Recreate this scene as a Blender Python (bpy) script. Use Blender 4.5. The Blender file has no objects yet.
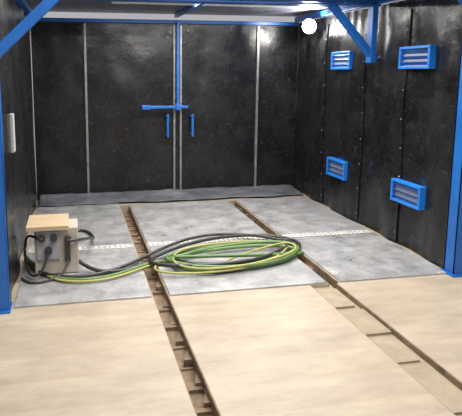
import bpy, bmesh, math, random
from mathutils import Vector, noise, Matrix
random.seed(4)
XL,XR,YF,YB,H=-0.5,3.32,4.05,7.65,2.52

# ---------- helpers ----------
def mat(name,base,rough=0.5,metal=0.0,base2=None,scale=4,detail=6,lo=.35,hi=.7,bump=0,bscale=30,stretch=(1,1,1),emis=0,spec=0.5,roughvar=0,scratch=0,bdist=.02):
    m=bpy.data.materials.new(name); m.use_nodes=True
    nt=m.node_tree; n=nt.nodes; l=nt.links; b=n['Principled BSDF']
    b.inputs['Base Color'].default_value=(*base,1); b.inputs['Roughness'].default_value=rough
    b.inputs['Metallic'].default_value=metal; b.inputs['Specular IOR Level'].default_value=spec
    tc=n.new('ShaderNodeTexCoord'); mp=n.new('ShaderNodeMapping'); mp.inputs['Scale'].default_value=stretch
    l.new(tc.outputs['Object'],mp.inputs[0])
    ns=n.new('ShaderNodeTexNoise'); ns.inputs['Scale'].default_value=scale; ns.inputs['Detail'].default_value=detail
    ns.inputs['Roughness'].default_value=.68
    l.new(mp.outputs[0],ns.inputs['Vector'])
    cr=n.new('ShaderNodeValToRGB'); cr.color_ramp.elements[0].position=lo; cr.color_ramp.elements[1].position=hi
    cr.color_ramp.elements[0].color=(*base,1); cr.color_ramp.elements[1].color=(*(base2 or tuple(c*.85 for c in base)),1)
    l.new(ns.outputs['Fac'],cr.inputs[0]); out=cr.outputs[0]
    if scratch:
        n4=n.new('ShaderNodeTexNoise'); n4.inputs['Scale'].default_value=16; n4.inputs['Detail'].default_value=12; n4.inputs['Roughness'].default_value=.8
        n4.inputs['Distortion'].default_value=1.5
        l.new(mp.outputs[0],n4.inputs['Vector'])
        c4=n.new('ShaderNodeValToRGB'); c4.color_ramp.elements[0].position=.54; c4.color_ramp.elements[1].position=.72
        c4.color_ramp.elements[0].color=(0,0,0,1); c4.color_ramp.elements[1].color=(scratch,scratch,scratch,1)
        l.new(n4.outputs['Fac'],c4.inputs[0])
        ad=n.new('ShaderNodeMix'); ad.data_type='RGBA'; ad.blend_type='ADD'; ad.inputs[0].default_value=1
        l.new(out,ad.inputs[6]); l.new(c4.outputs[0],ad.inputs[7]); out=ad.outputs[2]
    l.new(out,b.inputs['Base Color'])
    if roughvar:
        mr=n.new('ShaderNodeMapRange'); mr.inputs[1].default_value=.3; mr.inputs[2].default_value=.7
        mr.inputs[3].default_value=rough-roughvar; mr.inputs[4].default_value=rough+roughvar
        l.new(ns.outputs['Fac'],mr.inputs[0]); l.new(mr.outputs[0],b.inputs['Roughness'])
    if bump:
        n2=n.new('ShaderNodeTexNoise'); n2.inputs['Scale'].default_value=bscale; n2.inputs['Detail'].default_value=4
        l.new(mp.outputs[0],n2.inputs['Vector'])
        bp=n.new('ShaderNodeBump'); bp.inputs['Strength'].default_value=bump; bp.inputs['Distance'].default_value=bdist
        l.new(n2.outputs['Fac'],bp.inputs['Height']); l.new(bp.outputs[0],b.inputs['Normal'])
    if emis:
        b.inputs['Emission Color'].default_value=(1,.98,.94,1); b.inputs['Emission Strength'].default_value=emis
    return m

RUB=mat('black_rubber',(.006,.006,.007),.27,base2=(.018,.018,.020),scale=2.2,detail=8,lo=.4,hi=.8,bump=.35,bscale=5,roughvar=.08,spec=.42,scratch=.06)
SKIRT=mat('dusty_rubber',(.07,.075,.09),.28,base2=(.20,.21,.23),scale=3,detail=10,bump=.3,bscale=8)
BLUE=mat('blue_paint',(.012,.13,.46),.35,base2=(.01,.09,.36))
LBLUE=mat('blue_paint_bright',(.015,.19,.66),.35,base2=(.012,.15,.55))
STEEL=mat('galvanised_steel',(.36,.37,.39),.4,.6,base2=(.18,.18,.20),scale=12)
MATM=mat('steel_plate_floor',(.27,.272,.28),.33,.3,base2=(.52,.52,.525),scale=4.5,detail=15,lo=.34,hi=.7,bump=.12,bscale=30,roughvar=.08,scratch=.22)
WOOD=mat('plywood',(.52,.40,.26),.6,base2=(.42,.31,.19),scale=3,stretch=(1,8,8))
BROWN=mat('channel_timber',(.27,.19,.12),.8,base2=(.085,.058,.036),scale=9,detail=12,bump=.4,scratch=.12)
PALE=mat('channel_concrete',(.36,.295,.21),.8,base2=(.27,.215,.15),scale=7,bump=.2)
BEIGE=mat('beige_cabinet',(.50,.44,.36),.5,base2=(.36,.31,.26),scale=5)
BLK=mat('black_hose_rubber',(.03,.03,.03),.36)
GRN=mat('green_hose',(.11,.20,.06),.4,base2=(.06,.14,.04))
YEL=mat('yellow_hose_stripe',(.44,.40,.12),.45,base2=(.28,.29,.07))
WHT=mat('white_paint',(.8,.8,.8),.5)
SIGN=mat('sign_enamel',(.45,.46,.48),.5)
GREY=mat('grey_panel',(.30,.31,.33),.45)
CEIL=mat('ceiling_paint',(.14,.14,.175),.5,base2=(.09,.09,.12))
GLASS=mat('lamp_lens',(1,1,1),.3,emis=300)

def obj(name,bm,m,parent=None,smooth=False,mats=None):
    me=bpy.data.meshes.new(name); bm.normal_update(); bm.to_mesh(me); bm.free()
    for mm in (mats or [m]): me.materials.append(mm)
    if smooth:
        for p in me.polygons: p.use_smooth=True
    o=bpy.data.objects.new(name,me); bpy.context.collection.objects.link(o)
    if parent: o.parent=parent
    return o
def box(bm,x0,x1,y0,y1,z0,z1,mi=0):
    vs=[bm.verts.new(c) for c in [(x0,y0,z0),(x1,y0,z0),(x1,y1,z0),(x0,y1,z0),(x0,y0,z1),(x1,y0,z1),(x1,y1,z1),(x0,y1,z1)]]
    for f in [(3,2,1,0),(4,5,6,7),(0,1,5,4),(1,2,6,5),(2,3,7,6),(3,0,4,7)]:
        bm.faces.new([vs[i] for i in f]).material_index=mi
def bar(bm,a,b,w,t,mi=0,upv=(0,1,0)):
    a=Vector(a);b=Vector(b);d=(b-a).normalized();u=Vector(upv);s=d.cross(u).normalized();u=s.cross(d)
    vs=[]
    for p in (a,b):
        for i,j in ((-1,-1),(1,-1),(1,1),(-1,1)): vs.append(bm.verts.new(p+s*w/2*i+u*t/2*j))
    for f in [(0,1,2,3),(7,6,5,4),(0,4,5,1),(1,5,6,2),(2,6,7,3),(3,7,4,0)]:
        bm.faces.new([vs[i] for i in f]).material_index=mi
def bevel(o,w=.004,s=2):
    md=o.modifiers.new('bevel','BEVEL'); md.width=w; md.segments=s; md.limit_method='ANGLE'; return o
def empty(name,loc=(0,0,0)):
    e=bpy.data.objects.new(name,None); e.empty_display_size=.1; bpy.context.collection.objects.link(e); return e

# ---------- floor ----------
LC=(0.60,0.73); RC=(2.12,2.23); RCF=(1.95,2.20)
fm=bpy.data.materials.new('dusty_board_floor'); fm.use_nodes=True
nt=fm.node_tree;n=nt.nodes;l=nt.links;b=n['Principled BSDF'];b.inputs['Roughness'].default_value=.5
tc=n.new('ShaderNodeTexCoord')
n1=n.new('ShaderNodeTexNoise');n1.inputs['Scale'].default_value=2.6;n1.inputs['Detail'].default_value=14;n1.inputs['Roughness'].default_value=.7
mp1=n.new('ShaderNodeMapping');mp1.inputs['Scale'].default_value=(.6,1.6,1);l.new(tc.outputs['Object'],mp1.inputs[0]);l.new(mp1.outputs[0],n1.inputs['Vector'])
cr=n.new('ShaderNodeValToRGB');cr.color_ramp.elements[0].position=.30;cr.color_ramp.elements[0].color=(.30,.242,.178,1);cr.color_ramp.elements[1].position=.66;cr.color_ramp.elements[1].color=(.45,.38,.292,1)
l.new(n1.outputs['Fac'],cr.inputs[0])
wv=n.new('ShaderNodeTexWave');wv.wave_type='BANDS';wv.bands_direction='Y';wv.wave_profile='SAW';wv.inputs['Scale'].default_value=1.15;wv.inputs['Distortion'].default_value=1.2;wv.inputs['Detail'].default_value=2;wv.inputs['Detail Scale'].default_value=.6
l.new(tc.outputs['Object'],wv.inputs['Vector'])
mx=n.new('ShaderNodeMix');mx.data_type='RGBA';mx.blend_type='MULTIPLY'
cr2=n.new('ShaderNodeValToRGB');cr2.color_ramp.elements[0].position=0;cr2.color_ramp.elements[0].color=(.84,.81,.76,1);cr2.color_ramp.elements[1].position=.3;cr2.color_ramp.elements[1].color=(1,1,1,1)
l.new(wv.outputs['Fac'],cr2.inputs[0]);mx.inputs[0].default_value=.4
l.new(cr.outputs[0],mx.inputs[6]);l.new(cr2.outputs[0],mx.inputs[7]);l.new(mx.outputs[2],b.inputs['Base Color'])
bp=n.new('ShaderNodeBump');bp.inputs['Strength'].default_value=.18;bp.inputs['Distance'].default_value=.02;n3=n.new('ShaderNodeTexNoise');n3.inputs['Scale'].default_value=14;n3.inputs['Detail'].default_value=6
l.new(tc.outputs['Object'],n3.inputs['Vector']);l.new(n3.outputs['Fac'],bp.inputs['Height']);l.new(bp.outputs[0],b.inputs['Normal'])
bm=bmesh.new()
D=-.35
box(bm,-6,LC[0],-3,YB+.6,D,0)
box(bm,LC[1],RCF[0],-3,YF,D,0); box(bm,LC[1],RC[0],YF,YB+.6,D,0)
box(bm,RCF[1],8,-3,YF,D,0); box(bm,RC[1],8,YF,YB+.6,D,0)
box(bm,LC[0],LC[1],7.1,YB+.6,D,0); box(bm,RC[0],RC[1],7.1,YB+.6,D,0)
box(bm,LC[0],LC[1],-3,-.5,D,0); box(bm,RCF[0],RCF[1],-3,-.5,D,0)
floor=obj('floor',bm,fm)

def channel(name,x0,x1,y0,y1,z,m,step,w=.03,seed=0,lin=BROWN,wedge=True):
    rnd=random.Random(seed)
    bm=bmesh.new()
    box(bm,x0,x1,y0,y1,-.34,z,0)
    box(bm,x0,x0+.008,y0,y1,z,-.004,1); box(bm,x1-.008,x1,y0,y1,z,-.004,1)
    y=y0+.05
    while y<y1-.2:
        s=step*rnd.uniform(.7,1.35)
        if not wedge:
            box(bm,x0+.01,x1-.01-rnd.uniform(0,.05),y,y+s*.86,z,z+rnd.uniform(.006,.02),0)
            y+=s; continue
        box(bm,x0+.008,x1-.008,y,y+rnd.uniform(.02,.05),z,z+rnd.uniform(.01,.03),0)
        hh=rnd.uniform(.2,.65); ww=w*rnd.uniform(.4,1)
        a=[(x1-.008,y+.04,z),(x1-.008,y+s*.8,z),(x1-ww-.015,y+.04,z),(x1-.008,y+.04,z*(1-hh)),(x1-.008,y+s*.8,z*(1-hh*.6)),(x1-ww-.015,y+.04,z*(1-hh))]
        vs=[bm.verts.new(c) for c in a]
        for f in [(0,2,1),(3,4,5),(0,1,4,3),(1,2,5,4),(2,0,3,5)]:
            bm.faces.new([vs[i] for i in f])
        y+=s
    bmesh.ops.recalc_face_normals(bm,faces=bm.faces)
    return obj(name,bm,m,mats=[m,lin])
channel('floor_channel',LC[0],LC[1],-.5,7.1,-.10,BROWN,.26,.05,1)
channel('floor_channel',RC[0],RC[1],YF,7.1,-.10,BROWN,.30,.03,2)
channel('floor_channel',RCF[0],RCF[1],-.5,YF,-.045,PALE,.5,.09,3,BROWN,False)

# ---------- floor plates ----------
def plate(x0,x1,y0,y1):
    bm=bmesh.new(); g=.008
    box(bm,x0+g,x1-g,y0+g,y1-g,0.0,.014)
    o=obj('steel_floor_plate',bm,MATM); bevel(o,.003)
cols=[(XL+.01,LC[0]),(LC[1],RC[0]),(RC[1],XR-.01)]
for a,c in cols:
    plate(a,c,5.40,7.2 if a<-.1 else 7.1); plate(a,c,YF+.0,5.30)
HOLE=mat('grating_zinc',(.80,.80,.77),.4,.1,base2=(.55,.55,.55))
for a,c in cols:
    bm=bmesh.new(); y0,y1=5.30,5.40
    box(bm,a+.008,c-.008,y0,y0+.008,0,.016);box(bm,a+.008,c-.008,y1-.008,y1,0,.016);box(bm,a+.008,c-.008,5.346,5.356,0,.014)
    x=a+.02
    while x<c-.03:
        box(bm,x,x+.03,y0,y1,0.0,.014); x+=.055
    obj('floor_grating',bm,HOLE)

# ---------- walls ----------
def curtain(name,fn,nu,nv,m=RUB):
    bm=bmesh.new(); g=[]
    for i in range(nu+1):
        g.append([bm.verts.new(fn(i/nu,j/nv)) for j in range(nv+1)])
    for i in range(nu):
        for j in range(nv): bm.faces.new((g[i][j],g[i+1][j],g[i+1][j+1],g[i][j+1]))
    return obj(name,bm,m,smooth=True)
def nz(a,b,c=0): return noise.noise(Vector((a,b,c)))
def fback(u,v):
    x=XL-.02+(XR-XL+.04)*u; z=H*v
    return (x,YB+.018*nz(x*1.5,z*1.2,3)+.010*nz(x*4,z*2.4,8),z)
def fright(u,v):
    y=YF+.02+(YB-YF)*u; z=H*v
    s=.02*math.sin(y*7+nz(y,z,1)*2)*(.4+.6*(1-v))+.030*nz(y*2.6,z*.8,5)+.014*nz(y*7,z*2,2)
    return (XR+.02+s,y,z)
def fleft(u,v):
    y=YF+.02+(YB-YF)*u; z=H*v
    s=.015*math.sin(y*8+1)+.02*nz(y*2.2,z*.9,9)
    return (XL-.02+s,y,z)
curtain('wall_back',fback,110,70); curtain('wall_right',fright,200,70); curtain('wall_left',fleft,120,50)
bm=bmesh.new(); box(bm,XL-.1,XR+.12,YF,YB+.1,2.62,2.68); obj('ceiling',bm,CEIL)

def fskirt(u,v):
    x=XL+.02+(XR-XL-.04)*u
    w=.46+.07*nz(x*2,4,0)
    y=YB-.02-w*v
    z=.045*(1-v)**2.2+.022+.016*(1+nz(x*4,v*3,1))*(1-v*.4)
    return (x,y,max(z,.018))
sk=curtain('rubber_skirt',fskirt,110,14,SKIRT)
md=sk.modifiers.new('s','SOLIDIFY');md.thickness=.006;md.offset=1

def batten_back(name,x,w=.035,z0=.06,z1=2.46):
    bm=bmesh.new(); box(bm,x-w/2,x+w/2,YB-.035,YB+.02,z0,z1,0)
    z=z0+.1
    while z<z1:
        bmesh.ops.create_icosphere(bm,subdivisions=1,radius=.008,matrix=Matrix.Translation((x,YB-.036,z))); z+=.2
    return bevel(obj(name,bm,STEEL),.003)
for i,x in enumerate([.20,1.455,1.55,2.71]): batten_back('trim_%d'%(i+1),x,.028 if i in(1,2) else .032)
for k,y in enumerate([4.95,5.75,6.7]):
    pts=[fright((y-YF-.02)/(YB-YF),z/H) for z in [0.02+i*.1 for i in range(25)]]
    bm=bmesh.new()
    for a,c in zip(pts,pts[1:]): bar(bm,(a[0]-.006,a[1],a[2]),(c[0]-.006,c[1],c[2]),.05,.012,0,(1,0,0))
    o=obj('wall_seam_strip',bm,RUB)
    bm=bmesh.new()
    for a in pts[1::3]:
        bmesh.ops.create_icosphere(bm,subdivisions=1,radius=.009,matrix=Matrix.Translation((a[0]-.014,a[1],a[2])))
    obj('rivets',bm,STEEL,parent=o)

# ---------- door hardware ----------
dh=empty('door_latch')
bm=bmesh.new(); box(bm,1.475,1.515,YB-.11,YB-.075,1.28,2.5); bevel(obj('latch_rod',bm,BLUE,dh),.006)
bm=bmesh.new(); box(bm,.97,1.64,YB-.13,YB-.09,1.285,1.325); box(bm,.97,1.10,YB-.135,YB-.085,1.275,1.335);box(bm,1.46,1.53,YB-.14,YB+.0,1.26,1.35); bevel(obj('latch_bar',bm,BLUE,dh),.006)
for x in (1.345,1.71):
    h=empty('door_handle')
    bm=bmesh.new(); box(bm,x-.016,x+.016,YB-.12,YB-.09,.87,1.20); box(bm,x-.02,x+.02,YB-.12,YB+.01,.89,.92);box(bm,x-.02,x+.02,YB-.12,YB+.01,1.15,1.18)
    bevel(obj('grip',bm,BLUE,h),.008)

# ---------- blue steel frame ----------
sf=empty('steel_frame')
def part(name,f,m=BLUE,bv=.006):
    bm=bmesh.new(); f(bm); return bevel(obj(name,bm,m,sf),bv)
def col(x0,x1,y0,y1,z1):
    def f(bm):
        box(bm,x0,x1,y0,y0+.02,0,z1); box(bm,x0,x1,y1-.02,y1,0,z1); box(bm,(x0+x1)/2-.015,(x0+x1)/2+.015,y0,y1,0,z1)
        box(bm,x0-.03,x1+.01,y0-.03,y1+.02,0,.015)
        box(bm,x1-.006 if x0<0 else x0,x1 if x0<0 else x0+.006,y0,y1,0,z1)
    return f
part('column_left',col(-.72,-.51,4.0,4.14,2.75)); part('column_right',col(3.30,3.52,4.0,4.14,2.75))
part('beam_front',lambda bm:(box(bm,-.72,3.52,4.0,4.13,2.55,2.75),))
part('brace_front_left',lambda bm:(bar(bm,(-.53,4.06,1.92),(.10,4.06,2.52),.075,.06),))
part('gusset_front_right',lambda bm:(bar(bm,(3.36,4.06,2.28),(3.1,4.06,2.55),.08,.07),))
part('beam_middle',lambda bm:(box(bm,XL,XR,5.45,5.57,2.535,2.62),box(bm,XL,XR,5.43,5.59,2.505,2.525)))
part('brace_middle_right',lambda bm:(bar(bm,(3.31,5.5,1.93),(2.74,5.5,2.55),.07,.08),))
part('post_middle_right',lambda bm:(box(bm,3.235,3.30,5.45,5.56,1.90,2.55),))
part('rail_back',lambda bm:(box(bm,XL,XR,YB-.06,YB+.02,2.475,2.525),))
part('rail_side_right',lambda bm:(box(bm,XR-.05,XR+.03,YF+.1,YB,2.53,2.60),))
part('rail_side_left',lambda bm:(box(bm,XL-.03,XL+.05,YF+.1,YB,2.50,2.56),))
part('rail_centre',lambda bm:(box(bm,1.46,1.51,5.5,YB,2.56,2.62),))

# ---------- louvers ----------
def louver(y0,y1,z0,z1):
    e=empty('wall_louver'); X=XR-.005
    bm=bmesh.new(); t=.028; d=.045
    y0+=.01;y1-=.02
    box(bm,X-d,X+.03,y0,y1,z0,z0+t);box(bm,X-d,X+.03,y0,y1,z1-t,z1);box(bm,X-d,X+.03,y0,y0+t,z0+t,z1-t);box(bm,X-d,X+.03,y1-t,y1,z0+t,z1-t)
    bevel(obj('frame',bm,LBLUE,e),.006)
    bm=bmesh.new()
    for k in range(3):
        z=z0+t+(z1-z0-2*t)*(k+.45)/3
        bar(bm,(X-.02,y0+t,z),(X-.02,y1-t,z),.05,.004,0,(.6,0,.8))
    obj('blades',bm,BLUE,e)
    bm=bmesh.new(); box(bm,X-.004,X+.03,y0+t,y1-t,z0+t,z1-t); obj('back_panel',bm,GREY,e)
for y0,y1 in ((5.97,6.47),(4.50,5.01)):
    louver(y0,y1,1.83,2.05); louver(y0,y1,.47,.70)

# ---------- floodlights ----------
def flood(loc,ang,power):
    e=empty('floodlight')
    def cy(bm,r1,r2,y0,y1):
        bmesh.ops.create_cone(bm,cap_ends=True,segments=32,radius1=r1,radius2=r2,depth=abs(y1-y0),matrix=Matrix.Translation((0,(y0+y1)/2,0))@Matrix.Rotation(math.pi/2,4,'X'))
    bm=bmesh.new(); cy(bm,.06,.10,.07,-.03); obj('housing',bm,STEEL,e)
    bm=bmesh.new(); cy(bm,.09,.09,-.03,-.04); obj('lens',bm,GLASS,e)
    bm=bmesh.new(); box(bm,-.015,.015,.05,.12,-.015,.015); obj('bracket',bm,STEEL,e)
    e.location=loc; e.rotation_euler=ang
    ld=bpy.data.lights.new('flood_lamp','AREA'); ld.energy=power; ld.size=.16; ld.shape='DISK'; ld.color=(1,.96,.9)
    lo=bpy.data.objects.new('flood_lamp',ld); bpy.context.collection.objects.link(lo); lo.parent=e
    lo.location=(0,-.06,0); lo.rotation_euler=(math.radians(90),0,0)
flood((3.16,6.86,2.41),(math.radians(12),0,math.radians(-50)),110)

# ---------- control cabinet ----------
cb=empty('blasting_control_box')
bm=bmesh.new(); box(bm,-.36,.02,4.68,4.98,.02,.44); bevel(obj('cabinet',bm,BEIGE,cb),.008)
bm=bmesh.new()
for x in (-.34,-.02):
    for y in (4.70,4.94): box(bm,x,x+.02,y,y+.02,0.014,.03)
obj('feet',bm,BLK,cb)
bm=bmesh.new(); box(bm,-.42,-.06,4.60,5.02,.44,.48); bevel(obj('plywood_top',bm,WOOD,cb),.003)
bm=bmesh.new(); box(bm,-.34,-.14,4.655,4.69,.16,.42); bevel(obj('control_panel',bm,GREY,cb),.006)
bm=bmesh.new()
def cyl(bm,c,r,dep):
    bmesh.ops.create_cone(bm,cap_ends=True,segments=20,radius1=r,radius2=r,depth=dep,matrix=Matrix.Translation(c)@Matrix.Rotation(math.pi/2,4,'X'))
for x,z,r in ((-.29,.36,.03),(-.19,.36,.03),(-.24,.25,.035),(-.07,.34,.032)): cyl(bm,(x,4.645,z),r,.05)
box(bm,-.10,-.05,4.64,4.68,.14,.33)
obj('gauges_and_valves',bm,BLK,cb)

# ---------- hoses ----------
def tube(name,pts,r,m,parent=None,res=8):
    cu=bpy.data.curves.new(name,'CURVE'); cu.dimensions='3D'; cu.bevel_depth=r; cu.bevel_resolution=4; cu.resolution_u=res
    s=cu.splines.new('NURBS'); s.points.add(len(pts)-1)
    for p,q in zip(s.points,pts): p.co=(*q,1)
    s.order_u=4; s.use_endpoint_u=True
    cu.materials.append(m); cu.use_fill_caps=True
    o=bpy.data.objects.new(name,cu); bpy.context.collection.objects.link(o)
    if parent:o.parent=parent
    return o
def coil(lead,cx,cy,rx,ry,turns,z,seed,tail,ph=math.pi,jit=.07):
    rnd=random.Random(seed); pts=list(lead); N=int(turns*14)
    ox,oy=rnd.uniform(-.04,.04),rnd.uniform(-.05,.05)
    for i in range(N):
        t=ph+2*math.pi*i/14; k=i/N
        wob=1+.08*math.sin(3.1*t/2+seed)
        if i%7==0: ox,oy=rnd.uniform(-jit,jit),rnd.uniform(-jit,jit)
        pts.append((cx+ox+rx*wob*math.cos(t),cy+oy+ry*(1+.14*math.sin(t*.7+seed))*math.sin(t)+.10*math.cos(t),z+.045*k+.010*math.sin(t*2+seed)))
    return pts+list(tail)
hz=.035
hs=empty('air_hose')
leadg=[(-.49,5.16,.05),(-.42,4.98,hz),(-.28,4.62,hz),(-.10,4.47,hz),(.12,4.44,hz),(.34,4.50,hz),(.58,4.68,hz),(.80,4.82,hz)]
tube('green_line',coil(leadg,1.48,4.78,.68,.32,3.1,.04,1,[(2.0,4.6,.08),(2.18,4.7,.05)],jit=.11),.017,GRN,hs)
leady=[(x+.01,y-.040,z) for x,y,z in leadg]
tube('yellow_line',coil(leady,1.44,4.74,.66,.30,1.7,.05,2,[(1.1,4.5,.05),(1.4,4.42,.05)],jit=.1),.010,YEL,hs)
hs2=empty('blast_hose')
tube('black_line',coil([(.02,4.75,.1),(.14,4.62,hz),(.36,4.56,hz),(.62,4.72,hz)],1.49,4.86,.70,.38,1.6,.04,5,[(2.1,5.1,.07)],jit=.12),.018,BLK,hs2)
tube('black_lead',[(-.47,5.0,.06),(-.40,4.75,.05),(-.22,4.55,.04),(.05,4.50,.04),(.35,4.6,.04),(.7,4.95,.05),(1.1,5.32,.06),(1.5,5.46,.06),(1.9,5.34,.06),(2.22,5.0,.06),(2.15,4.68,.06),(1.6,4.42,.05),(1.2,4.40,.05)],.016,BLK,hs2)
hc=empty('power_cable')
tube('loop',[(-.07,4.62,.34),(0,4.60,.34),(.05,4.75,.30),(.14,5.1,.2),(.20,5.5,.05),(.16,5.9,.03),(0.0,6.0,.03),(-.1,5.7,.03),(-.05,5.3,.03)],.014,BLK,hc)
tube('drop',[(-.24,4.62,.25),(-.27,4.56,.12),(-.33,4.52,.06),(-.42,4.60,.05),(-.47,4.9,.15),(-.45,4.95,.35),(-.34,4.60,.38),(-.29,4.62,.36)],.012,BLK,hc)
tube('drop2',[(-.075,4.64,.16),(-.09,4.56,.05),(-.25,4.5,.025),(-.4,4.45,.025),(-.47,4.6,.03)],.010,BLK,hc)

bm=bmesh.new(); box(bm,XL-.02,XL+.008,4.68,4.80,1.12,1.45); bevel(obj('wall_sign',bm,SIGN),.004)

# ---------- lights ----------
def area(name,loc,size,sy,power,rot=(0,0,0),col=(1,.965,.91)):
    e=empty(name)
    ld=bpy.data.lights.new('fill_lamp','AREA'); ld.shape='RECTANGLE'; ld.size=size; ld.size_y=sy; ld.energy=power; ld.color=col
    o=bpy.data.objects.new('fill_lamp',ld); bpy.context.collection.objects.link(o); o.parent=e
    bm=bmesh.new(); box(bm,-size/2-.02,size/2+.02,-sy/2-.02,sy/2+.02,.005,.04); obj('fill_backing_box',bm,WHT,e)  # box added above each fill light, not a known fixture
    e.location=loc; e.rotation_euler=rot
area('ceiling_fill_strip',(1.6,6.3,2.575),2.2,.12,90)  # added strips under the ceiling, for interior brightness and wall reflections
area('ceiling_fill_strip',(1.4,4.7,2.575),2.6,.12,78)
area('hall_fill_light',(1.3,2.0,4.6),3.5,2.5,310,(math.radians(-8),0,0))  # added overhead fill, out of view, brightens the near floor
w=bpy.data.worlds.new('World'); bpy.context.scene.world=w; w.use_nodes=True
w.node_tree.nodes['Background'].inputs[0].default_value=(.96,.96,1,1); w.node_tree.nodes['Background'].inputs[1].default_value=.46

cd=bpy.data.cameras.new('camera'); co=bpy.data.objects.new('camera',cd); bpy.context.collection.objects.link(co)
co.location=(0,0,1.8); co.rotation_euler=(math.radians(90-8.71),0,math.radians(-10.88))
cd.sensor_width=36; cd.sensor_fit='HORIZONTAL'; cd.lens=535/462*36; cd.shift_x=56/462; cd.shift_y=-54/462
bpy.context.scene.camera=co
bpy.context.scene.view_settings.view_transform='Standard'
